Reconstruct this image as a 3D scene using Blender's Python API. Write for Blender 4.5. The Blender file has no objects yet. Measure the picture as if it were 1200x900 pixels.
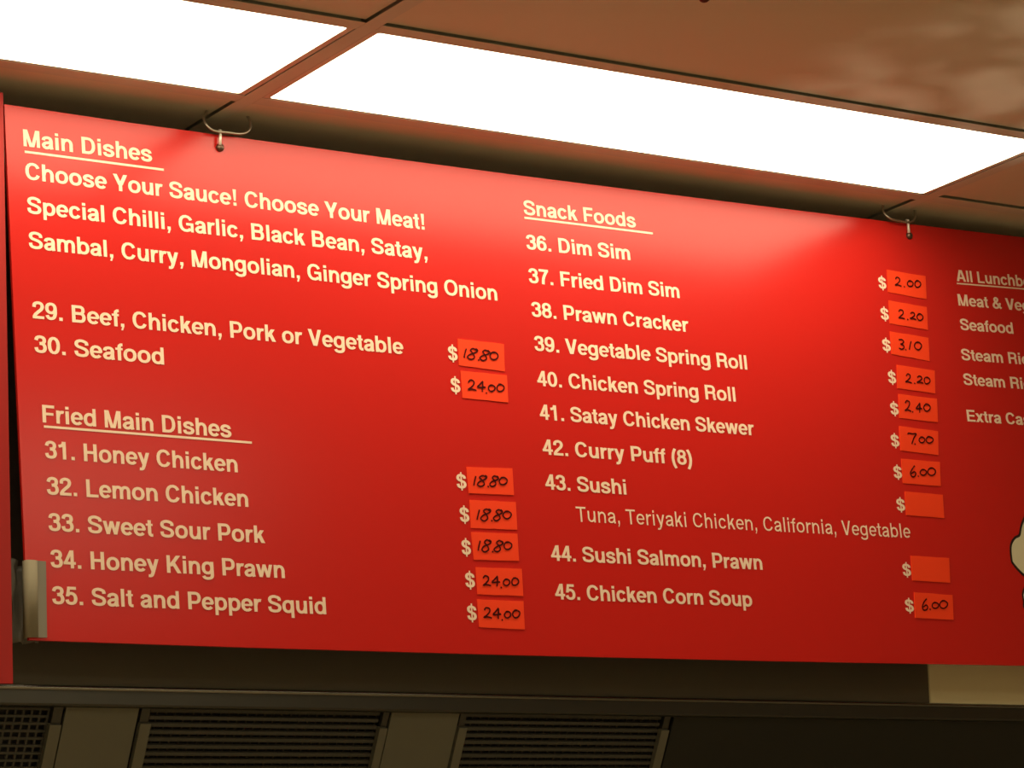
import bpy, math, random
from mathutils import Vector, Matrix
random.seed(7)
C = bpy.context.scene
LINK = C.collection.objects.link

# ------------------------------------------------------------------ camera
# world: menu board front is the plane Y = 0, X to the right, Z up, camera at Y < 0; metres
CAM = Vector((-1.6993, -3.3111, -1.2937))
YAW, PITCH, ROLL, FPX = -0.639, 0.2338, -0.083, 3581.52
W_ = Matrix.Rotation(YAW, 3, 'Z') @ Matrix.Rotation(PITCH, 3, 'X')
_r, _f, _u = W_ @ Vector((1, 0, 0)), W_ @ Vector((0, 1, 0)), W_ @ Vector((0, 0, 1))
RIGHT = math.cos(ROLL) * _r + math.sin(ROLL) * _u
UP = -math.sin(ROLL) * _r + math.cos(ROLL) * _u
FWD = _f
cd = bpy.data.cameras.new('camera'); cam = bpy.data.objects.new('camera', cd); LINK(cam)
cd.sensor_width = 36; cd.lens = FPX / 1200 * 36; cd.clip_start = .05
M = Matrix((RIGHT, UP, -FWD)).transposed().to_4x4(); M.translation = CAM
cam.matrix_world = M
C.camera = cam

# ------------------------------------------------------------------ world, light, exposure
C.view_settings.view_transform = 'Standard'; C.view_settings.look = 'None'
C.view_settings.gamma = 1; C.view_settings.exposure = 0.0
wd = bpy.data.worlds.new('world'); C.world = wd; wd.use_nodes = True
wd.node_tree.nodes['Background'].inputs[0].default_value = (1, .85, .65, 1)
wd.node_tree.nodes['Background'].inputs[1].default_value = .02
PANEL_STRENGTH = 6.8          # the ceiling light panels

# added spot lamp with a noise pattern, throws soft uneven patches onto the ceiling
sp = bpy.data.lights.new('ceiling_patch_spot', 'SPOT'); so_ = bpy.data.objects.new('ceiling_patch_spot', sp); LINK(so_)
so_.location = (1.75, -1.55, -1.2); so_.rotation_euler = (Vector((1.38, -.62, .03)) - so_.location).to_track_quat('-Z', 'Y').to_euler()
sp.energy = 28; sp.spot_size = math.radians(30); sp.spot_blend = .7; sp.shadow_soft_size = .02; sp.color = (1, .82, .62)
sp.use_nodes = True; nt = sp.node_tree; em = nt.nodes['Emission']
tc = nt.nodes.new('ShaderNodeTexCoord'); mp = nt.nodes.new('ShaderNodeMapping'); mp.inputs['Scale'].default_value = (13, 28, 13)
nn = nt.nodes.new('ShaderNodeTexNoise'); nn.inputs['Scale'].default_value = 1.6; nn.inputs['Detail'].default_value = 1.5
rp = nt.nodes.new('ShaderNodeValToRGB'); rp.color_ramp.elements[0].position = .47; rp.color_ramp.elements[1].position = .54
rp.color_ramp.elements[0].color = (.15, .15, .15, 1)
nt.links.new(tc.outputs['Normal'], mp.inputs[0]); nt.links.new(mp.outputs[0], nn.inputs['Vector']); nt.links.new(nn.outputs['Fac'], rp.inputs[0])
nt.links.new(rp.outputs[0], em.inputs['Strength'])

# ------------------------------------------------------------------ helpers
def ray(px, py): return FWD * FPX + RIGHT * (px - 600) - UP * (py - 450)
def atY(px, py, Y=0.0):
    d = ray(px, py); return CAM + d * ((Y - CAM.y) / d.y)
def atZ(px, py, Z):
    d = ray(px, py); return CAM + d * ((Z - CAM.z) / d.z)

def mat(name, col, rough=.5, metal=0., spec=.5, noise=0., nscale=20., bump=0., rvar=0., emit=None, stretch=None, coat=0.):
    m = bpy.data.materials.new(name); m.use_nodes = True; nt = m.node_tree; b = nt.nodes['Principled BSDF']
    b.inputs['Base Color'].default_value = (*col, 1); b.inputs['Roughness'].default_value = rough
    b.inputs['Metallic'].default_value = metal; b.inputs['Specular IOR Level'].default_value = spec
    b.inputs['Coat Weight'].default_value = coat; b.inputs['Coat Roughness'].default_value = .15
    if emit:
        b.inputs['Emission Color'].default_value = (*emit[0], 1); b.inputs['Emission Strength'].default_value = emit[1]
    if noise or bump or rvar:
        tc = nt.nodes.new('ShaderNodeTexCoord'); mp = nt.nodes.new('ShaderNodeMapping'); n = nt.nodes.new('ShaderNodeTexNoise')
        n.inputs['Scale'].default_value = nscale; n.inputs['Detail'].default_value = 5
        if stretch: mp.inputs['Scale'].default_value = stretch
        nt.links.new(tc.outputs['Object'], mp.inputs[0]); nt.links.new(mp.outputs[0], n.inputs['Vector'])
        if noise:
            mx = nt.nodes.new('ShaderNodeMix'); mx.data_type = 'RGBA'
            mx.inputs['A'].default_value = (*[c * (1 - noise) for c in col], 1)
            mx.inputs['B'].default_value = (*[min(1, c * (1 + noise)) for c in col], 1)
            nt.links.new(n.outputs['Fac'], mx.inputs['Factor']); nt.links.new(mx.outputs['Result'], b.inputs['Base Color'])
        if rvar:
            mr = nt.nodes.new('ShaderNodeMapRange'); mr.inputs['To Min'].default_value = rough - rvar; mr.inputs['To Max'].default_value = rough + rvar
            nt.links.new(n.outputs['Fac'], mr.inputs['Value']); nt.links.new(mr.outputs['Result'], b.inputs['Roughness'])
        if bump:
            bp = nt.nodes.new('ShaderNodeBump'); bp.inputs['Strength'].default_value = bump; bp.inputs['Distance'].default_value = .002
            nt.links.new(n.outputs['Fac'], bp.inputs['Height']); nt.links.new(bp.outputs['Normal'], b.inputs['Normal'])
    return m

MT = dict(
    board=mat('red_board', (.57, .017, .013), .235, spec=.33),
    board2=mat('darker_red_board', (.36, .014, .011), .5, spec=.25),  # darker, rougher red than the main board
    edge=mat('board_edge', (.50, .05, .03), .6),
    letter=mat('cream_vinyl', (.92, .71, .54), .5, spec=.3),
    tag=mat('orange_paper', (.95, .060, .014), .75, spec=.15, noise=.03, nscale=30),
    ink=mat('marker_ink', (.05, .003, .002), .8, spec=.1),
    tile=mat('ceiling_tile', (.68, .62, .48), .55, spec=.25, noise=.04, nscale=3),
    bar=mat('grid_bar', (.60, .58, .48), .6, spec=.3),
    void=mat('void', (.09, .06, .045), .9),
    frame=mat('light_frame', (.62, .56, .45), .4),
    diff=mat('diffuser', (.9, .9, .88), .4, emit=((1, .87, .60), PANEL_STRENGTH)),
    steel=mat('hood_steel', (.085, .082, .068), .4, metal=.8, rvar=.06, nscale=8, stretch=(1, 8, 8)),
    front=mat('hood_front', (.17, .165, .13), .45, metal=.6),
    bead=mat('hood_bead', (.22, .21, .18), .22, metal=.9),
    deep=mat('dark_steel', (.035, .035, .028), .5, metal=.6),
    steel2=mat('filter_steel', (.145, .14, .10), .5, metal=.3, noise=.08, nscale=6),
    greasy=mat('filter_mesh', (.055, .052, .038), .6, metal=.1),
    dark=mat('dark_backing', (.015, .013, .011), .8),  # near-black sheets behind the filters
    lit_front=mat('hood_front_lit', (.93, .86, .56), .5, metal=0, noise=.06, nscale=5),  # hood front where light reaches it, the light put into the colour
    wire=mat('wire', (.42, .38, .30), .35, metal=.9),
    pin=mat('pin', (.85, .80, .68), .35, metal=.4),
    screw=mat('screw', (.16, .11, .08), .4, metal=.9),
    strip=mat('cream_strip', (.24, .21, .14), .75, spec=.15, noise=.08, nscale=25),
    strip2=mat('cream_strip_flat', (.24, .225, .18), .75, spec=.15),
    film=mat('plastic_film', (.20, .19, .155), .45, spec=.5, noise=.2, nscale=15),
    outline=mat('print_outline', (.02, .008, .006), .5),
    cloud=mat('print_cloud', (.70, .66, .46), .5, spec=.3),
    wall=mat('wall_paint', (.55, .47, .36), .7, noise=.03, nscale=4),
    floor=mat('floor', (.50, .42, .28), .5, noise=.1, nscale=6),
    redblob=mat('red_blob', (.10, .006, .004), .5),
)

def obj(name, verts, faces, m, parent=None, smooth=False):
    me = bpy.data.meshes.new(name); me.from_pydata([tuple(v) for v in verts], [], faces); me.update()
    me.materials.append(MT[m] if isinstance(m, str) else m)
    if smooth:
        for p in me.polygons: p.use_smooth = True
    o = bpy.data.objects.new(name, me); LINK(o)
    if parent:
        o.parent = parent
        q = parent; off = Vector()
        while q: off += q.location; q = q.parent
        me.transform(Matrix.Translation(-off))
    return o

class MB:
    def __init__(s): s.v = []; s.f = []
    def box(s, a, b):
        i = len(s.v); (x0, y0, z0), (x1, y1, z1) = a, b
        s.v += [Vector(p) for p in ((x0,y0,z0),(x1,y0,z0),(x1,y1,z0),(x0,y1,z0),(x0,y0,z1),(x1,y0,z1),(x1,y1,z1),(x0,y1,z1))]
        s.f += [tuple(i + k for k in q) for q in ((0,3,2,1),(4,5,6,7),(0,1,5,4),(1,2,6,5),(2,3,7,6),(3,0,4,7))]
        return s
    def prism(s, poly, d):                    # poly (list of Vectors, front) extruded by vector d
        i = len(s.v); n = len(poly); s.v += [Vector(p) for p in poly] + [Vector(p) + d for p in poly]
        s.f.append(tuple(range(i, i + n))); s.f.append(tuple(range(i + 2 * n - 1, i + n - 1, -1)))
        for k in range(n):
            j = (k + 1) % n; s.f.append((i + k, i + k + n, i + j + n, i + j))
        return s
    def tube(s, pts, r, n=8, closed=False):
        pts = [Vector(p) for p in pts]; m = len(pts); i = len(s.v)
        up = Vector((.13, 1, .21)).normalized()
        for k, p in enumerate(pts):
            a = pts[(k - 1) % m] if closed or k else p; b = pts[(k + 1) % m] if closed or k < m - 1 else p
            t = (b - a).normalized(); u = t.cross(up).normalized(); w = t.cross(u)
            for q in range(n):
                an = 2 * math.pi * q / n; s.v.append(p + (u * math.cos(an) + w * math.sin(an)) * r)
        for k in range(m if closed else m - 1):
            for q in range(n):
                a = i + k * n; b = i + ((k + 1) % m) * n
                s.f.append((a + q, a + (q + 1) % n, b + (q + 1) % n, b + q))
        if not closed:
            s.f.append(tuple(range(i, i + n))[::-1]); s.f.append(tuple(range(i + (m - 1) * n, i + m * n)))
        return s
    def build(s, name, m, parent=None, smooth=False): return obj(name, s.v, s.f, m, parent, smooth)

def empty(name, loc):
    o = bpy.data.objects.new(name, None); o.location = loc; o.empty_display_size = .05; LINK(o); return o
def tag(o, label, cat, group=None):
    o['label'] = label; o['category'] = cat
    if group: o['group'] = group
    return o
def struct(o): o['kind'] = 'structure'; return o
def catmull(pts, n=6):
    out = []; P = [pts[0]] + list(pts) + [pts[-1]]
    for k in range(1, len(P) - 2):
        p0, p1, p2, p3 = P[k-1:k+3]
        for q in range(n):
            t = q / n
            out.append(tuple(.5 * (2*b + (c - a)*t + (2*a - 5*b + 4*c - d)*t*t + (-a + 3*b - 3*c + d)*t**3) for a, b, c, d in zip(p0, p1, p2, p3)))
    return out + [tuple(pts[-1])]

# ------------------------------------------------------------------ lettering: a bold grotesque built from strokes
# cap height 100; every glyph: (advance, ink left, ink right, strokes)
def Bx(a, b, c, d): return ('poly', [(a, b), (c, b), (c, d), (a, d)])
def Dg(x0, y0, x1, y1, w=21): return ('diag', [(x0, y0), (x1, y1)], w)
def Ar(cx, cy, rx, ry, a0=0, a1=360, pre=(), post=()):
    n = max(5, int(abs(a1 - a0) / 20)); e = 2 / 2.25; pts = []
    for k in range(n + 1):
        a = math.radians(a0 + (a1 - a0) * k / n); c, s = math.cos(a), math.sin(a)
        pts.append((cx + rx * math.copysign(abs(c) ** e, c), cy + ry * math.copysign(abs(s) ** e, s)))
    return ('rib', list(pre) + pts + list(post))
def Sp(*p): return ('rib', catmull([(p[i], p[i+1]) for i in range(0, len(p), 2)], 4))
def Rb(*p): return ('rib', [(p[i], p[i+1]) for i in range(0, len(p), 2)])
ST = Bx(10, 0, 30, 100)
G = {
 'A': (100, 2, 98, [Dg(13, 0, 45.5, 100, 22), Dg(87, 0, 54.5, 100, 22), Bx(28, 22, 72, 37)]),
 'B': (100, 10, 91, [ST, Ar(58, 72.5, 20, 19.5, 90, -90, [(20, 92)], [(20, 53)]), Ar(60, 30.5, 22, 22.5, 90, -90, [(20, 53)], [(20, 8)])]),
 'C': (100, 6, 94, [Ar(51, 50, 35.5, 43, 26, 334)]),
 'D': (100, 10, 93, [ST, Ar(48, 50, 35, 42, 90, -90, [(20, 92)], [(20, 8)])]),
 'E': (93, 10, 88, [ST, Bx(10, 84, 86, 100), Bx(10, 43, 82, 58), Bx(10, 0, 88, 16)]),
 'F': (85, 10, 81, [ST, Bx(10, 84, 81, 100), Bx(10, 42, 75, 57)]),
 'G': (108, 6, 99, [Ar(52, 50, 36.5, 43, 28, 318), Bx(54, 39, 99, 54), Bx(83, 0, 99, 50)]),
 'H': (100, 10, 90, [ST, Bx(70, 0, 90, 100), Bx(28, 43, 72, 59)]),
 'K': (100, 10, 98, [ST, Dg(30, 38, 82, 100, 25), Dg(86, 0, 48, 60, 24)]),
 'L': (85, 10, 81, [ST, Bx(10, 0, 81, 16)]),
 'M': (116, 9, 107, [Bx(9, 0, 27, 100), Bx(89, 0, 107, 100), Dg(24, 100, 53, 0, 19), Dg(92, 100, 63, 0, 19)]),
 'O': (108, 6, 102, [Ar(54, 50, 38.5, 43)]),
 'P': (93, 10, 88, [ST, Ar(55, 66, 24, 26, 90, -90, [(20, 92)], [(20, 40)])]),
 'R': (100, 10, 94, [ST, Ar(58, 70, 23, 22, 90, -90, [(20, 92)], [(20, 48)]), Sp(60, 48, 73, 46, 79, 36, 80, 18, 85, 0)]),
 'S': (93, 4, 89, [Sp(78, 68, 74, 84, 47, 92.5, 23, 87, 16, 72, 25, 59, 47, 52, 70, 43, 79, 29, 71, 13, 47, 7.5, 20, 14, 14, 33)]),
 'T': (85, 3, 82, [Bx(3, 84, 82, 100), Bx(32.5, 0, 52.5, 90)]),
 'V': (93, 2, 91, [Dg(13.5, 100, 45, 0, 22), Dg(79.5, 100, 48, 0, 22)]),
 'Y': (93, 1, 92, [Dg(13.5, 100, 45, 36, 23), Dg(79.5, 100, 48, 36, 23), Bx(36.5, 0, 56.5, 42)]),
 'a': (77, 4, 73, [Sp(14, 50, 19, 62, 37, 67, 54, 63, 60, 50, 60, 30, 60.5, 12, 64, 0), Sp(60, 43, 45, 38, 25, 34, 13.5, 22, 19, 10, 33, 6.5, 50, 12, 60, 28)]),
 'b': (85, 8, 81, [Bx(8, 0, 26, 100), Ar(45, 37, 27, 30)]),
 'c': (77, 4, 75, [Ar(40, 37, 26.5, 30, 28, 332)]),
 'd': (85, 4, 77, [Bx(59, 0, 77, 100), Ar(40, 37, 27, 30)]),
 'e': (77, 3, 76, [Ar(39.5, 37, 27, 30, -3, 322), Bx(12, 31, 70, 43)]),
 'f': (46, 2, 45, [Rb(24, 0, 24, 76, 27, 87, 34, 92, 45, 92), Bx(2, 61, 44, 73)]),
 'g': (85, 4, 77, [Ar(40, 38, 27, 29), Sp(67.5, 74, 67.5, 30, 67, -4, 60, -17, 39, -22, 20, -18, 13, -8)]),
 'h': (85, 8, 77, [Bx(8, 0, 27, 100), Sp(18, 38, 24, 57, 42, 67, 59, 62, 67, 47, 67, 30, 67, 0)]),
 'i': (39, 10, 29, [Bx(10, 0, 29, 74), Bx(10, 84, 29, 100)]),
 'k': (77, 8, 76, [Bx(8, 0, 27, 100), Dg(24, 27, 59, 74, 24), Dg(64, 0, 40, 46, 24)]),
 'l': (39, 10, 29, [Bx(10, 0, 29, 100)]),
 'm': (124, 8, 116, [Bx(8, 0, 27, 74), Sp(18, 42, 25, 60, 40, 67, 56, 62, 62, 48, 62, 30, 62, 0), Sp(62, 42, 69, 60, 85, 67, 100, 62, 106, 48, 106, 30, 106, 0)]),
 'n': (85, 8, 77, [Bx(8, 0, 27, 74), Sp(18, 38, 24, 57, 42, 67, 59, 62, 67, 47, 67, 30, 67, 0)]),
 'o': (85, 4, 81, [Ar(42.5, 37, 29, 30)]),
 'p': (85, 8, 81, [Bx(8, -28, 26, 74), Ar(45, 37, 27, 30)]),
 'q': (85, 4, 77, [Bx(59, -28, 77, 74), Ar(40, 37, 27, 30)]),
 'r': (54, 8, 53, [Bx(8, 0, 27, 74), Sp(18, 36, 23, 54, 34, 64, 45, 66, 53, 65)]),
 's': (77, 3, 73, [Sp(62, 50, 57, 62, 38, 67.5, 20, 62, 15, 52, 22, 43, 38, 38.5, 57, 32, 64, 22, 56, 10, 38, 6.5, 18, 11, 13, 24)]),
 't': (46, 2, 44, [Rb(23, 93, 23, 20, 26, 11, 32, 7.5, 44, 7.5), Bx(2, 61, 42, 73)]),
 'u': (85, 8, 77, [Bx(58, 0, 77, 74), Sp(18, 74, 18, 44, 18, 27, 26, 12, 42, 7, 60, 16, 66, 36)]),
 'v': (77, 2, 75, [Dg(12.5, 74, 37, 0), Dg(64.5, 74, 40, 0)]),
 'w': (108, 2, 106, [Dg(12, 74, 32, 0, 20), Dg(54, 74, 32, 0, 18), Dg(54, 74, 76, 0, 18), Dg(96, 74, 76, 0, 20)]),
 'x': (77, 2, 75, [Dg(14, 74, 63, 0, 24), Dg(63, 74, 14, 0, 24)]),
 'y': (77, 2, 75, [Dg(12.5, 74, 40, 2, 21), Dg(64.5, 74, 36, -10, 21), Sp(37, -4, 32, -17, 23, -21.5, 11, -21)]),
 '0': (77, 4, 73, [Ar(38.5, 49.5, 25.5, 42)]),
 '1': (77, 9, 53, [Bx(34, 0, 53, 100), Sp(9, 74, 26, 77, 36, 84, 41, 99)]),
 '2': (77, 4, 73, [Sp(14, 66, 18, 85, 38, 92.5, 57, 87, 63, 72, 56, 55, 36, 38, 19, 22, 14, 8), Bx(4, 0, 72, 16)]),
 '3': (77, 3, 73, [Sp(13, 72, 20, 87, 38, 92.5, 56, 87, 61, 73, 55, 59, 33, 54), Sp(33, 54, 55, 50, 64, 31, 57, 13, 38, 7.5, 18, 13, 12, 30)]),
 '4': (77, 3, 74, [Bx(44, 0, 62, 100), Dg(13, 30, 50, 100, 19), Bx(3, 21, 74, 36)]),
 '5': (77, 3, 73, [Bx(18, 84, 67, 100), Dg(15, 46, 26, 100, 17), Sp(15, 49, 25, 60, 42, 63, 58, 54, 64, 34, 57, 14, 38, 7.5, 19, 13, 12, 28)]),
 '6': (77, 4, 73, [Sp(63, 74, 56, 88, 40, 92.5, 22, 84, 14, 60, 13.5, 34), Ar(38.5, 33, 25, 25.5)]),
 '7': (77, 4, 73, [Bx(4, 84, 73, 100), Sp(64, 90, 48, 66, 35, 36, 31, 0)]),
 '8': (77, 4, 73, [Ar(38.5, 73, 22.5, 19.5), Ar(38.5, 30, 25.5, 22.5)]),
 '.': (39, 10, 29, [Bx(10, 0, 29, 19)]),
 ',': (39, 10, 29, [Bx(10, 0, 29, 19), Dg(23, 2, 15, -20, 11)]),
 '!': (46, 13, 33, [Bx(14, 0, 33, 19), ('poly', [(13, 100), (34, 100), (29, 29), (18, 29)])]),
 '(': (46, 8, 43, [Sp(37, 104, 23, 76, 17, 38, 23, 2, 37, -27)]),
 '&': (100, 4, 98, [Sp(90, 3, 60, 32, 36, 60, 28, 77, 33, 89, 45, 93.5, 57, 88, 59, 76, 48, 62, 25, 46, 14, 27, 22, 11, 42, 6.5, 62, 16, 76, 34, 80, 52)]),
 '$': (77, 3, 73, [Sp(64, 68, 60, 83, 38, 91, 20, 86, 14, 71, 21, 59, 38, 52, 57, 44, 64, 29, 57, 14, 38, 8.5, 18, 14, 12, 31), Bx(34, -13, 43, 112)]),
 ' ': (39, 0, 39, []),
}
G['9'] = (77, 4, 73, [('rib', [(77 - x, 100 - y) for x, y in s[1]]) for s in G['6'][3]])
G[')'] = (46, 3, 38, [('rib', [(46 - x, y) for x, y in s[1]]) for s in G['('][3]])

def ribbon(pts, wx, wy):
    """quads of a stroke swept by an elliptical pen wx wide, wy high"""
    n = len(pts); L = []; R = []
    closed = math.dist(pts[0], pts[-1]) < 1e-3
    if closed: pts = pts[:-1]; n -= 1
    k_ = wy / wx
    q = [(x * k_, y) for x, y in pts]
    for i in range(n):
        a = q[(i - 1) % n] if closed or i else q[i]; b = q[(i + 1) % n] if closed or i < n - 1 else q[i]
        dx, dy = b[0] - a[0], b[1] - a[1]; l = math.hypot(dx, dy) or 1; nx, ny = -dy / l * wy / 2, dx / l * wy / 2
        L.append(((q[i][0] + nx) / k_, q[i][1] + ny)); R.append(((q[i][0] - nx) / k_, q[i][1] - ny))
    quads = [(L[i], L[(i + 1) % n], R[(i + 1) % n], R[i]) for i in range(n if closed else n - 1)]
    return quads

def text_polys(s, light=False, track=0.):
    x = 0; out = []; wx, wy = (20.8, 16.3) if not light else (12.5, 11)
    for ch in s:
        adv, l, r, st = G[ch]
        for k in st:
            if k[0] == 'poly':
                p = k[1]
                if light and ch != ' ':
                    xs = [a for a, b in p]; ys = [b for a, b in p]; x0, x1, y0, y1 = min(xs), max(xs), min(ys), max(ys)
                    if x1 - x0 > y1 - y0 + 3: m_ = (y0 + y1) / 2; h = (y1 - y0) * .36; p = [(x0, m_ - h), (x1, m_ - h), (x1, m_ + h), (x0, m_ + h)]
                    elif x1 - x0 < 22: m_ = (x0 + x1) / 2; h = (x1 - x0) * .33; p = [(m_ - h, y0), (m_ + h, y0), (m_ + h, y1), (m_ - h, y1)]
                xs = [a for a, b in p]; mx_ = (min(xs) + max(xs)) / 2; em_ = 0 if light else .8
                out.append([(x + a + (em_ if a > mx_ else -em_), b) for a, b in p])
            elif k[0] == 'diag':
                (x0, y0), (x1, y1) = k[1]; w = k[2] / 2 * (.68 if light else 1.07)
                out.append([(x + x0 - w, y0), (x + x0 + w, y0), (x + x1 + w, y1), (x + x1 - w, y1)])
            else:
                out += [[(x + a, b) for a, b in qd] for qd in ribbon(k[1], wx, wy)]
        x += adv + track
    ink0 = G[s[0]][1]; ink1 = x - track - G[s[-1]][0] + G[s[-1]][2]
    return out, ink0, ink1

LET_Y = -0.0005
def lettering(name, s, p0, p1, cap, parent, prefix=None, light=False, label=None):
    a, b = atY(*p0), atY(*p1); w = (b - a); L = w.length; dx, dz = w.x / L, w.z / L
    _, i0, i1 = text_polys(prefix or s, light); sx = L / (i1 - i0); sc = cap / 100
    polys, i0, _ = text_polys(s, light)
    if DEBUG: print('%-48s sx/sy %.3f angle %.2f' % (s, sx / sc, math.degrees(math.atan2(dz, dx))))
    V = []; F = []
    for p in polys:
        k = len(V)
        area = sum(p[i][0] * p[(i+1) % len(p)][1] - p[(i+1) % len(p)][0] * p[i][1] for i in range(len(p)))
        if area < 0: p = p[::-1]
        yy = LET_Y - 5e-6 * (len(F) % 50)           # strokes lie a hair over one another, like cut vinyl
        for u, v in p:
            u = (u - i0) * sx; v = v * sc
            V.append((a.x + u * dx - v * dz * .5, yy, a.z + u * dz + v * 1.0))
        F.append(tuple(range(k, k + len(p))))
    o = obj(name, V, F, 'letter', parent)
    if label: o['label'] = label
    return o
DEBUG = False

# ------------------------------------------------------------------ the setting
ZC = .0264                                      # underside of the ceiling grid
TX = [.323 + 1.217 * k for k in range(-3, 4)]   # grid bars running to the back
TYB = [.23, -.063, -.355, -.955, -1.555, -1.85, -2.45, -3.05, -3.65, -4.25, -4.85]
X0, X1, Y0, Y1, ZF = -3.4, 4.0, -4.9, 1.1, -2.62
ceil = struct(MB().box((X0, Y0, ZC + .07), (X1, Y1, ZC + .12)).build('ceiling', 'void'))
for k, x in enumerate(TX):
    MB().box((x - .012, Y0, ZC), (x + .012, .12, ZC + .0005)).box((x - .0015, Y0, ZC + .0005), (x + .0015, .12, ZC + .07)).build('grid_bar', 'bar', ceil)
for y in TYB[1:]:
    for k in range(len(TX) - 1):
        a, b = TX[k] + .0125, TX[k + 1] - .0125
        MB().box((a, y - .012, ZC), (b, y + .012, ZC + .0005)).box((a, y - .0015, ZC + .0005), (b, y + .0015, ZC + .07)).build('grid_bar', 'bar', ceil)
LIGHTS = {(2, 1): 1, (3, 1): 1}                 # (column, row) cells that hold a panel
EXTRA = {(3, 5): 1, (1, 6): 1, (2, 8): 1, (0, 7): 1, (1, 8): 1}  # out of view; all but the first are added for ambient light
def rounded(x0, x1, y0, y1, r, z, n=4):
    out = []
    for cx, cy, a0 in ((x1 - r, y1 - r, 0), (x0 + r, y1 - r, 90), (x0 + r, y0 + r, 180), (x1 - r, y0 + r, 270)):
        for k in range(n + 1):
            a = math.radians(a0 + 90 * k / n); out.append((cx + r * math.cos(a), cy + r * math.sin(a), z))
    return out
def ceiling_light(x0, x1, y0, y1, label, group=None):
    root = empty('ceiling_light', ((x0 + x1) / 2, (y0 + y1) / 2, ZC)); tag(root, label, 'light', group)
    xi0, xi1, yi0, yi1 = x0 + .0105, x1 - .0105, y0 + .0015, y1 - .0025
    inner = rounded(xi0, xi1, yi0, yi1, .004, ZC + .0007); outer = []
    for k, (x, y, z) in enumerate(inner):
        outer.append((x1 - .001 if x > (x0 + x1) / 2 else x0 + .001, y1 if y > (y0 + y1) / 2 else y0, ZC + .0007))
    n = len(inner); V = outer + inner + [(x, y, ZC + .0014) for x, y, z in inner]; F = []
    for k in range(n):
        j = (k + 1) % n
        F.append((k, j, n + j, n + k)); F.append((n + k, n + j, 2 * n + j, 2 * n + k))
    obj('light_frame', V, F, 'frame', root)
    d = rounded(xi0, xi1, yi0, yi1, .004, ZC + .0012)
    obj('diffuser', d, [tuple(range(len(d)))[::-1]], 'diff', root)
    MB().box((x0 + .001, y0 - .011, ZC + .0016), (x1 - .001, y1 + .011, ZC + .05)).build('housing', 'void', root)
tile_cells = []
for c in range(len(TX) - 1):
    for r in range(len(TYB) - 1):
        x0, x1 = TX[c] + .0125, TX[c + 1] - .0125; y1, y0 = TYB[r] - .0125, TYB[r + 1] + .0125
        if r == 0: y1 = .119
        if (c, r) in LIGHTS or (c, r) in EXTRA:
            if (c, r) == (2, 1): lb = 'glowing white ceiling light panel at the left, above the Main Dishes heading'
            elif (c, r) == (3, 1): lb = 'long glowing white ceiling light panel right of the grid bar, above Snack Foods'
            else: lb = 'out-of-view glowing ceiling light panel ' + {(3, 5): 'in the row nearest the board, over the counter', (1, 6): 'left of the counter, square, added as fill',
                       (2, 8): 'in the rear row, right one, added as fill', (0, 7): 'by the left wall, added as fill', (1, 8): 'in the rear row, left one, added as fill'}[(c, r)]
            ceiling_light(x0, x1, y0, y1, lb, None if (c, r) in LIGHTS else 'light panels over the customer area')
            continue
        g = .0010
        MB().box((x0 + g, y0 + g, ZC + .004), (x1 - g, y1 - g, ZC + .018)).build('ceiling_tile', 'tile', ceil)
struct(MB().box((X0, Y0, ZF - .05), (X1, Y1, ZF)).build('floor', 'floor'))
struct(MB().box((X0 - .05, Y0, ZF), (X0, Y1, ZC + .12)).build('wall_left', 'wall'))
struct(MB().box((X1, Y0, ZF), (X1 + .05, Y1, ZC + .12)).build('wall_right', 'wall'))
struct(MB().box((X0, Y1, ZF), (X1, Y1 + .05, ZC + .12)).build('wall_back', 'wall'))
struct(MB().box((X0, Y0 - .05, ZF), (X1, Y0, ZC + .12)).build('wall_front', 'wall'))

# ------------------------------------------------------------------ the menu board
board = empty('menu_board', (0, 0, -.69))
tag(board, 'wide red menu board with cream lettering hanging from two wire loops', 'menu board')
top = [(5, 122), (150, 143.5), (300, 164), (450, 184.5), (600, 204.5), (750, 223.5), (890, 241), (1040, 259.5), (1198, 278)]
bot = [(1200, 780), (900, 774.5), (600, 767.5), (300, 759), (34, 750)]
BW = 2.35
P = [atY(*p) for p in top]; zt = P[-1].z
P += [Vector((BW, 0, zt - .001)), Vector((BW, 0, atY(1200, 780).z))] + [atY(*p) for p in bot]
MB().prism(P[::-1], Vector((0, .005, 0))).build('board_panel', 'board', board)

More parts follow.
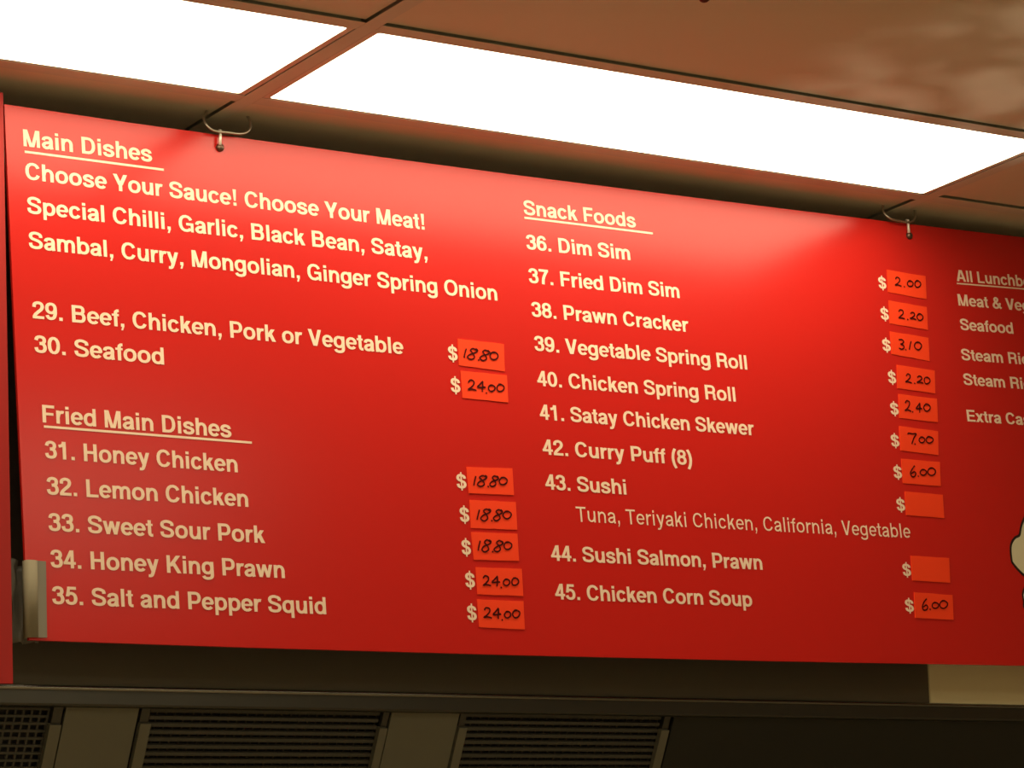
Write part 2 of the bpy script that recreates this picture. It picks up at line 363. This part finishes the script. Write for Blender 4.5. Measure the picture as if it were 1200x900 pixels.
lines = [
 ('Main Dishes', (27.7, 171.3), (178, 190), .0225), ('Choose Your Sauce! Choose Your Meat!', (30, 210), (497.3, 269.3), .0225),
 ('Special Chilli, Garlic, Black Bean, Satay,', (32, 250), (500.7, 304.5), .0225), ('Sambal, Curry, Mongolian, Ginger Spring Onion', (33.8, 291), (582.7, 352.5), .0225),
 ('29. Beef, Chicken, Pork or Vegetable', (38.3, 373), (472.7, 415.5), .0225), ('30. Seafood', (40.5, 413), (192, 427.5), .0225),
 ('Fried Main Dishes', (50, 495), (271, 513), .0225), ('31. Honey Chicken', (53, 537), (278.3, 553.7), .0225),
 ('32. Lemon Chicken', (55, 579.5), (290.8, 594.2), .0225), ('33. Sweet Sour Pork', (57, 622), (310.5, 636.6), .0225),
 ('34. Honey King Prawn', (59.5, 665), (333.6, 677.6), .0225), ('35. Salt and Pepper Squid', (61.3, 708), (382, 720), .0225),
 ('Snack Foods', (614, 251.5), (745, 267), .0218), ('36. Dim Sim', (617.2, 292), (738.5, 305), .0218),
 ('37. Fried Dim Sim', (620, 331.5), (796.3, 349.5), .0218), ('38. Prawn Cracker', (623.3, 371), (807, 389.3), .0218),
 ('39. Vegetable Spring Roll', (626.7, 411), (875.5, 433.3), .0218), ('40. Chicken Spring Roll', (630, 452), (862, 470.8), .0218),
 ('41. Satay Chicken Skewer', (633, 491.5), (883.8, 510.5), .0218), ('42. Curry Puff (8)', (636.3, 532.5), (811, 545.5), .0218),
 ('43. Sushi', (639.5, 573.5), (733.8, 579.7), .0218), 
 ('44. Sushi Salmon, Prawn', (646.2, 657), (893.5, 667.8), .0218), ('45. Chicken Corn Soup', (651, 702.3), (881.5, 711), .0218),
]
for s, a, b, cap in lines:
    lettering('lettering', s, a, b, cap, board, label='cream lettering reading ' + s)
lettering('lettering', 'Tuna, Teriyaki Chicken, California, Vegetable', (675.8, 611.3), (1067.5, 630.8), .0218, board, light=True, label='thinner cream lettering listing sushi fillings')
right = [('All Lunchbox', 'All Lunchb', (1121.3, 329.5), (1198.8, 336)), ('Meat & Vegetable', 'Meat & Veg', (1123.3, 358), (1206.5, 365)),
         ('Seafood', None, (1125.7, 386.7), (1187.5, 391.3)), ('Steam Rice', 'Steam Ri', (1127, 422), (1196.2, 427)),
         ('Steam Rice', 'Steam Ri', (1129.5, 451), (1198.6, 456)), ('Extra Cashew', 'Extra Ca', (1133.8, 493.8), (1198.8, 498.2))]
for s, pre, a, b in right:
    lettering('lettering', s, a, b, .0187, board, pre, label='smaller cream lettering reading ' + s)
def rule(p0, p1, t):
    a, b = atY(*p0), atY(*p1)
    obj('underline', [(a.x, LET_Y, a.z - t), (b.x, LET_Y, b.z - t), (b.x, LET_Y, b.z), (a.x, LET_Y, a.z)], [(0, 1, 2, 3)], 'letter', board)
rule((28.6, 176.5), (191.7, 197.8), .0030); rule((51.2, 498.5), (294.8, 517.5), .0030)
rule((614.2, 254), (764.7, 272.5), .0030); e = atY(1121, 331.4); f = atY(1200, 338)
rule((1121, 331.4), (1222, 339.8), .0022)

# price tags: corner pixels on the board, the written price, the dollar sign before it
TAGS = [
 ('18.80', 'item 29', [(536, 397), (590.1, 403.3), (591.2, 435.5), (537.6, 428.1)], (524.7, 422), 536.5),
 ('24.00', 'item 30', [(539.3, 434.4), (593.4, 439.9), (595.1, 471.8), (541.7, 466.3)], (527.7, 459.4), 539.8),
 ('18.80', 'item 31', [(546.1, 547.2), (600, 549), (602, 580.4), (548.9, 578)], (534.6, 572.3), 547),
 ('18.80', 'item 32', [(549.7, 585.8), (603.9, 588.5), (605.8, 621), (551.6, 618.8)], (538.4, 611.5), 550.3),
 ('18.80', 'item 33', [(551.6, 623.4), (605.8, 625.6), (607.8, 657.5), (555, 655.9)], (540.6, 649.8), 552.2),
 ('24.00', 'item 34', [(556.9, 665), (611, 666.6), (612.7, 698.5), (559.3, 696.6)], (544.8, 688.3), 556.9),
 ('24.00', 'item 35', [(558.8, 702.4), (613, 704.6), (614.6, 737.8), (561.3, 735)], (547, 726.8), 559),
 ('2.00', 'item 36', [(1039, 316.3), (1084, 323.8), (1085.3, 350.8), (1040.3, 342.5)], (1029.3, 338), 1039),
 ('2.20', 'item 37', [(1041, 352), (1085.5, 360), (1087, 386.8), (1042.5, 379)], (1031.8, 374.3), 1042),
 ('3.10', 'item 38', [(1042.5, 388.5), (1087.5, 395.8), (1089, 423.3), (1044.5, 415)], (1033.8, 411), 1044.3),
 ('2.20', 'item 39', [(1050.5, 427.5), (1094.8, 434.3), (1095.5, 461), (1051.3, 455)], (1040.5, 448.8), 1050.5),
 ('2.40', 'item 40', [(1052.5, 461.8), (1097.5, 467.5), (1098.5, 495), (1053.5, 490)], (1043.3, 485.8), 1053.5),
 ('7.00', 'item 41', [(1053.3, 499.3), (1098.8, 505.5), (1099.3, 533.5), (1055, 528)], (1044, 523.3), 1054.3),
 ('6.00', 'item 42', [(1055.8, 537.5), (1100.8, 541.5), (1102, 569.8), (1057.8, 566.3)], (1047, 560.3), 1057.5),
 ('', 'item 43', [(1059.8, 575.8), (1104.3, 580), (1106, 607.3), (1061.8, 603.5)], (1050.5, 598.5), 1061),
 ('', 'item 44', [(1066.8, 651.3), (1111.8, 654), (1113, 683), (1068.8, 680.3)], (1057.5, 674.8), 1068),
 ('6.00', 'item 45', [(1070.8, 694), (1115.8, 697.5), (1117, 726.5), (1072, 724)], (1060.5, 716.8), 1071.3),
]
DISH = {'29': 'beef, chicken, pork or vegetable', '30': 'main dish Seafood, directly below the beef row', '31': 'Honey Chicken', '32': 'Lemon Chicken', '33': 'Sweet Sour Pork',
        '34': 'Honey King Prawn', '35': 'Salt and Pepper Squid', '36': 'plain Dim Sim', '37': 'Fried Dim Sim', '38': 'Prawn Cracker', '39': 'Vegetable Spring Roll',
        '40': 'Chicken Spring Roll', '41': 'Satay Chicken Skewer', '42': 'Curry Puff', '43': 'Sushi', '44': 'Sushi Salmon, Prawn', '45': 'Chicken Corn Soup'}
HW = {  # handwritten digits in a unit box, y up
 '0': [(.62, .95), (.25, .85), (.05, .45), (.2, .08), (.55, .02), (.9, .3), (.95, .7), (.62, .97), (.3, .93)],
 '1': [(.75, 1.), (.45, .5), (.2, 0)],
 '2': [(.12, .72), (.35, .98), (.72, .9), (.72, .6), (.42, .28), (.05, .02), (.45, .1), (.98, .02)],
 '3': [(.15, .95), (.6, 1.), (.85, .82), (.6, .6), (.35, .52), (.75, .42), (.8, .18), (.45, 0.), (.05, .08)],
 '4': [(.72, 1.), (.3, .62), (.02, .35), (.5, .36), (1., .42), (.72, .45), (.68, 1.), (.62, .4), (.58, -.05)],
 '6': [(.75, 1.), (.35, .72), (.08, .3), (.25, .02), (.65, .03), (.85, .3), (.6, .45), (.2, .25)],
 '7': [(.02, .85), (.1, .97), (.55, .95), (.98, 1.), (.7, .55), (.4, 0)],
 '8': [(.95, .86), (.6, 1.0), (.32, .8), (.55, .55), (.68, .2), (.32, -.02), (.0, .14), (.25, .42), (.85, .68), (1., .88), (.8, 1.0)],
}
LAY = {
 '18.80': [('1', .10, .21, .30, .66), ('8', .20, .42, .28, .70), ('.', .42, 0, .30, 0), ('8', .47, .68, .30, .69), ('0', .68, .87, .38, .66)],
 '24.00': [('2', .11, .30, .33, .70), ('4', .32, .50, .33, .70), ('.', .50, 0, .30, 0), ('0', .56, .71, .36, .60), ('0', .74, .91, .38, .66)],
 '2.00': [('2', .19, .36, .34, .72), ('.', .42, 0, .36, 0), ('0', .51, .67, .40, .66), ('0', .70, .87, .42, .72)],
 '2.20': [('2', .21, .38, .30, .68), ('.', .44, 0, .32, 0), ('2', .51, .69, .36, .66), ('0', .70, .87, .36, .66)],
 '3.10': [('3', .18, .36, .28, .70), ('.', .36, 0, .30, 0), ('1', .44, .56, .32, .70), ('0', .60, .80, .38, .72)],
 '2.40': [('2', .15, .32, .34, .78), ('.', .34, 0, .34, 0), ('4', .44, .60, .34, .74), ('0', .64, .82, .42, .74)],
 '7.00': [('7', .20, .42, .32, .76), ('.', .36, 0, .34, 0), ('0', .48, .64, .42, .66), ('0', .66, .86, .44, .72)],
 '6.00': [('6', .18, .36, .30, .76), ('.', .38, 0, .36, 0), ('0', .44, .62, .40, .64), ('0', .64, .86, .42, .74)],
}
for n, (price, item, q, dl, dr) in enumerate(TAGS):
    TL, TR, BR, BL = [atY(*p) for p in q]
    for v in (TL, TR, BR, BL): v.y = 0
    root = empty('price_tag', (BL + BR) / 2)
    dish = DISH[item[-2:]]
    if price: lb = 'orange tag handwritten %s for %s' % (price, dish)
    else: lb = 'blank orange paper tag for %s' % dish
    tag(root, lb, 'price tag', 'orange price tags stuck on the menu board')
    def at(u, v, y=-.0016):                     # v up
        a = TL.lerp(TR, u); b = BL.lerp(BR, u); p = b.lerp(a, v); p.y = y; return p
    cols = 6; V = []; F = []; curl = random.uniform(.0001, .0004); side = random.choice((0, 1))
    for k in range(cols + 1):
        u = k / cols; lift = curl * (max(0, (u if side else 1 - u) - .6) / .4) ** 2
        j = random.uniform(-.0003, .0003)
        for v in (0, 1):
            p = at(u, v, -.0010 - lift); p.z += j; V.append(p)
        for v in (0, 1):
            p = at(u, v, -.0001 if 0 < u < 1 or True else 0); V.append(p)
    for k in range(cols):
        a = 4 * k; b = a + 4
        F += [(a, b, b + 1, a + 1), (a + 3, b + 3, b + 2, a + 2), (a, a + 2, b + 2, b), (a + 1, b + 1, b + 3, a + 3)]
    F += [(0, 1, 3, 2), (4 * cols, 4 * cols + 2, 4 * cols + 3, 4 * cols + 1)]
    obj('paper', V, F, 'tag', root)
    if price:
        V = []; F = []; W = (TR - TL).length; H = (TL - BL).length; jx = random.uniform(-.015, .015); jy = random.uniform(-.02, .02)
        lw = .0023
        for ch, u0, u1, v0, v1 in LAY[price]:
            if ch == '.':
                pts = [(u0 * W, v0 * H), (u0 * W + .0022, v0 * H - .0012)]
            else:
                pts = [((u0 + (u1 - u0) * (x + random.uniform(-.03, .03))) * W, (v0 + (v1 - v0) * (y + random.uniform(-.02, .02))) * H) for x, y in HW[ch]]
                pts = catmull(pts, 4)
            for qd in ribbon(pts, lw, lw):
                k = len(V)
                ar = sum(qd[i][0] * qd[(i+1) % 4][1] - qd[(i+1) % 4][0] * qd[i][1] for i in range(4))
                if ar < 0: qd = qd[::-1]
                for x, y in qd: V.append(at(x / W + jx, y / H + jy, -.0017 - 4e-6 * (len(F) % 60)))
                F.append((k, k + 1, k + 2, k + 3))
        o = obj('handwriting', V, F, 'ink', root); o['label'] = 'black marker figures ' + price
    s = (dr - dl[0]) * .9; dl = (dl[0] + s * .07, dl[1]); b2 = (dl[0] + s, dl[1] + s * (.12 if n < 2 or 7 <= n < 11 else .06))
    lettering('dollar_sign', '$', dl, b2, .0205 if n < 7 else .0190, board)

# printed cloud shapes at the right of the board (flat print)
def blob(px, th, name):
    pts = [atY(*p) for p in px]; c = sum(pts, Vector()) / len(pts)
    pl = catmull([(p.x, p.z) for p in pts] + [(pts[0].x, pts[0].z)], 4)[:-1]
    cx, cz = c.x, c.z; n = len(pl)
    outer = []
    for k in range(n):
        a, b = pl[k - 1], pl[(k + 1) % n]; dx, dz = b[0] - a[0], b[1] - a[1]; l = math.hypot(dx, dz) or 1
        s = 1 if (pl[k][0] - cx) * dz - (pl[k][1] - cz) * dx > 0 else -1
        outer.append((pl[k][0] + dz / l * th * s, pl[k][1] - dx / l * th * s))
    o = obj(name, [(cx, LET_Y, cz)] + [(x, LET_Y, z) for x, z in pl], [(0, 1 + k, 1 + (k + 1) % n) for k in range(n)], 'cloud', board)
    o['label'] = 'cream printed puff shape with dark outline'
    obj('print_outline', [(x, LET_Y, z) for x, z in pl] + [(x, LET_Y, z) for x, z in outer], [(k, (k + 1) % n, n + (k + 1) % n, n + k) for k in range(n)], 'outline', board)
blob([(1186.5, 658), (1185.3, 646), (1186, 638), (1190, 631.5), (1195.5, 628), (1198, 616), (1205, 603), (1222, 594), (1242, 598), (1254, 612), (1268, 618), (1276, 634), (1270, 652), (1256, 662), (1238, 668), (1220, 676), (1204, 675), (1194, 667)], .0042, 'printed_cloud')
blob([(1199, 697), (1202, 689), (1212, 686), (1226, 688), (1240, 692), (1250, 700), (1244, 712), (1226, 716), (1212, 717), (1201, 712), (1200.5, 706)], .0035, 'printed_cloud')

# neighbouring red board at the far left
nb = tag(empty('menu_board', (-.6, -.002, -.74)), 'second red menu board, only its right edge showing at the far left', 'menu board')
a, b = atY(3.2, 100, -.004), atY(15.3, 801, -.004)
MB().prism([Vector((-1.2, -.004, .015)), Vector((-1.2, -.004, b.z + .005)), b, Vector((a.x, -.004, .012))], Vector((0, .005, 0))).build('board_panel', 'board2', nb)

# cream edge strip round the lower left corner of the board
es = tag(empty('edge_strip', atY(42, 747)), 'cream plastic strip folded over the lower left corner of the red board', 'edge strip')
prof = [(53, -.0015), (42.5, -.0015), (42, -.0028), (38, -.0038), (33.5, -.0036), (31, -.0028), (29.5, 0), (29.5, .007)]
V = []
for px, y in prof:
    for py, off in ((656.5 + (px - 32) * .08, 0), (747.5, 1.3)):
        V.append(atY(px + off, py, 0) * 1); V[-1].y = y
F = [(2 * k, 2 * k + 1, 2 * k + 3, 2 * k + 2) for k in range(len(prof) - 1)]
obj('flange', V[:4], F[:1], 'strip2', es)
obj('fold', V[2:], [tuple(i - 2 for i in f) for f in F[1:]], 'strip', es, True)
for c in es.children:
    so = c.modifiers.new('thick', 'SOLIDIFY'); so.thickness = .0012; so.offset = 0

# crumpled plastic between the two boards
V = []; F = []; nx, nz = 14, 12
for j in range(nz + 1):
    for i in range(nx + 1):
        u, v = i / nx, j / nz
        px = 2 + 46 * u; py = 655 + 98 * v + (26 * u - 6) * (1 - v)
        y = .035 + .010 * math.sin(u * 17 + v * 3.5) + .005 * math.sin(u * 31 - v * 7)
        p = atY(px, py, .035); p.y = y; V.append(p)
for j in range(nz):
    for i in range(nx):
        a = j * (nx + 1) + i; F.append((a, a + nx + 1, a + nx + 2, a + 1))
pf = tag(obj('plastic_sheet', V, F, 'film', None, True), 'crumpled grey plastic sheet poking out of the gap left of the board', 'plastic sheet')
pf.modifiers.new('thick', 'SOLIDIFY').thickness = .0015

# ------------------------------------------------------------------ wire loops and screws that carry the board
def hanger(scr, strap, loop, label):
    s = atY(*scr); root = empty('wire_hanger', (s.x, -.001, s.z)); tag(root, label, 'hanger', 'wire hangers of the menu board')
    pts = [(atY(px, py, y)) for px, py, y in loop]
    pts = [Vector(p) for p in catmull([tuple(p) for p in pts], 5)]
    a, b = pts[0], pts[-1]
    MB().tube(pts, .0018, 8).build('wire_loop', 'wire', root, True)
    t0, t1 = atY(*strap[0], -.006), atY(*strap[1], -.006)
    MB().tube([t0 + Vector((0, .004, .001)), t0, t0.lerp(t1, .5), t1], .0021, 8).build('eyelet', 'pin', root, True)
    m = MB()
    R = .0058; rings = 5; seg = 14; V = []; F = []
    for k in range(rings + 1):
        an = math.pi / 2 * k / rings; r = R * math.cos(an); y = -.0015 - R * .75 * math.sin(an)
        for q in range(seg): V.append((s.x + r * math.cos(2 * math.pi * q / seg), y, s.z + r * math.sin(2 * math.pi * q / seg)))
    for k in range(rings):
        for q in range(seg): F.append((k * seg + q, k * seg + (q + 1) % seg, (k + 1) * seg + (q + 1) % seg, (k + 1) * seg + q))
    V += [(s.x + R * math.cos(2 * math.pi * q / seg), .006, s.z + R * math.sin(2 * math.pi * q / seg)) for q in range(seg)]
    n0 = (rings + 1) * seg
    for q in range(seg): F.append((n0 + q, n0 + (q + 1) % seg, (q + 1) % seg, q))
    obj('screw', V, F, 'screw', root, True)
hanger((257.3, 173.2), ((258.3, 153), (257.8, 170)),
       [(262, 125, .012), (246, 127, .008), (239, 137, 0), (241, 145, -.006), (248, 152, -.009), (256, 154.3, -.009), (268, 155.5, -.008), (281, 157, -.006), (289, 155, -.004), (293.5, 149, -.002), (291.5, 139, .004), (283, 128, .010), (270, 124, .012)],
       'steel wire loop and screw holding the red board by the Main Dishes heading')
hanger((1065, 276.5), ((1064, 258), (1065, 273)),
       [(1052, 233, .012), (1040, 236, .008), (1034, 244, 0), (1037, 251, -.006), (1044, 256.5, -.009), (1054, 259, -.009), (1064, 260.5, -.008), (1070.5, 258, -.004), (1072.5, 251, 0), (1070, 243, .006), (1062, 235, .012)],
       'steel wire loop and screw at the right, under the corner of the long light panel')

# ------------------------------------------------------------------ range hood behind and below the board
HY = .12
hz = lambda x: -.7275 - .0043 * x               # lip line, very slightly out of level
hood = tag(empty('range_hood', (.9, HY, -.75)), 'long dark stainless steel range hood with mesh filters, behind and below the red board', 'range hood')
HX0, HX1 = -1.2, 3.4
def sk(m, name, mt, smooth=False, parent=None):
    for v in m.v: v.z += -.0043 * v.x
    return m.build(name, mt, parent or hood, smooth)
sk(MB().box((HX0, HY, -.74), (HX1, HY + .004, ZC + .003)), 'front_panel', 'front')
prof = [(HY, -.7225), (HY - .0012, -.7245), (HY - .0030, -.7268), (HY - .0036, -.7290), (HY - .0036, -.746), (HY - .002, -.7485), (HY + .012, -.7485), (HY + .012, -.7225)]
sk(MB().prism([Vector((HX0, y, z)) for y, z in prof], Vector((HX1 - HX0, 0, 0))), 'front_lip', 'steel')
sk(MB().tube([(HX0, HY - .0028, -.7262), (HX1, HY - .0028, -.7262)], .0034, 12), 'rolled_bead', 'bead', True)
# lit right end of the hood front: light put into the plate's colour
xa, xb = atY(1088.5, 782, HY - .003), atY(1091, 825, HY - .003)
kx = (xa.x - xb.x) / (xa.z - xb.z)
MB().prism([Vector((xb.x + kx * (-.60 - xb.z), HY - .003, -.60)), Vector((xb.x, HY - .003, hz(xb.x) + .004)), Vector((HX1, HY - .003, hz(HX1) + .004)), Vector((HX1, HY - .003, -.60))], Vector((0, .003, 0))).build('lit_plate', 'lit_front', hood)
# sloping filter bank: origin line at the lip, going down and to the back at 60 degrees
TH = math.radians(60); DV = Vector((0, math.cos(TH), -math.sin(TH))); NV = Vector((0, -math.sin(TH), -math.cos(TH)))
BY, BZ = HY + .012, -.748; LEN = .42
def fx(px, py=826): return atY(px, py, BY).x
def slope_box(m, x0, x1, s0, s1, h0, h1):
    i = len(m.v)
    for s in (s0, s1):
        for h in (h0, h1):
            for x in (x0, x1):
                v = Vector((x, BY, BZ)) + DV * s + NV * h; m.v.append(v)
    m.f += [tuple(i + k for k in q) for q in ((0,1,3,2),(4,6,7,5),(0,4,5,1),(2,3,7,6),(0,2,6,4),(1,5,7,3))]
    return m
def mesh_filter(x0, x1, nx, right_rail=True, left_rail=True, style=0):
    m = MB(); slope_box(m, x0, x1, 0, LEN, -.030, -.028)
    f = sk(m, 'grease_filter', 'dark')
    w = MB(); n = int(LEN / .0098)
    for k in range(n):
        s = (k + .5) * LEN / n
        if style == 0:
            slope_box(w, x0, x1, s - .0016, s + .0016, -.008, -.005)
        else:
            slope_box(w, x0, x1, s - .0032, s + .0016, -.010, -.004)
    for k in range(nx + 1):
        x = x0 + (x1 - x0) * k / nx
        slope_box(w, x - .0014, x + .0014, 0, LEN, -.009, -.006) if style == 0 else slope_box(w, x - .0008, x + .0008, 0, LEN, -.013, -.010)
    for v in w.v: v.z += -.0043 * v.x
    o = w.build('wire_mesh', 'greasy', f); o['kind'] = 'stuff'
    return f
def rail(xl, xr, notch, side):
    m = MB(); slope_box(m, xl, xr, notch, LEN, -.004, .004); sk(m, 'filter_rail', 'steel2')
    m = MB(); slope_box(m, xl + (.003 if side < 0 else 0), xr - (.003 if side > 0 else 0), 0, notch - .0008, -.006, 0); sk(m, 'rail_clip', 'steel')
    return
def panel(x0, x1, mt='steel2', name='blank_panel'):
    m = MB(); slope_box(m, x0, x1, 0, LEN, -.004, .0); return sk(m, name, mt)
X = [fx(p) for p in (61, 74.5, 78, 163, 166.5, 179, 447, 456, 459, 538, 541, 549, 776, 785, 789)]
mesh_filter(X[0] - .30, X[0], 26)
rail(X[0], X[1], .023, -1); panel(X[2], X[3]); rail(X[4], X[5], .020, 1)
mesh_filter(X[5], X[6], 26, style=1)
rail(X[6], X[7], .022, -1); panel(X[8], X[9]); rail(X[10] - .002, X[11], .02, 1)
mesh_filter(X[11], X[12], 24, style=1)
rail(X[12], X[13], .02, -1)
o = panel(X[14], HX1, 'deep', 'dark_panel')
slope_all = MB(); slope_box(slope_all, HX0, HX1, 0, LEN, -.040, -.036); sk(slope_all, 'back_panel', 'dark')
m = MB().box((HX0, .36, -1.16), (HX1, Y1, -1.14)); sk(m, 'bottom_tray', 'steel')
# small dark red blob on the ceiling tile
c = atZ(825.5, -1.5, ZC + .004); V = []; F = []; seg = 12
for k in range(4):
    an = math.pi / 2 * k / 3.0; r = math.cos(an)
    for q in range(seg): V.append((c.x + .0075 * r * math.cos(2 * math.pi * q / seg), c.y + .0075 * r * math.sin(2 * math.pi * q / seg), c.z + .001 - .006 * math.sin(an)))
for k in range(3):
    for q in range(seg): F.append((k * seg + q, k * seg + (q + 1) % seg, (k + 1) * seg + (q + 1) % seg, (k + 1) * seg + q))
tag(obj('wax_blob', V, F, 'redblob', None, True), 'tiny dark red blob stuck on the ceiling tile at the top edge', 'blob')
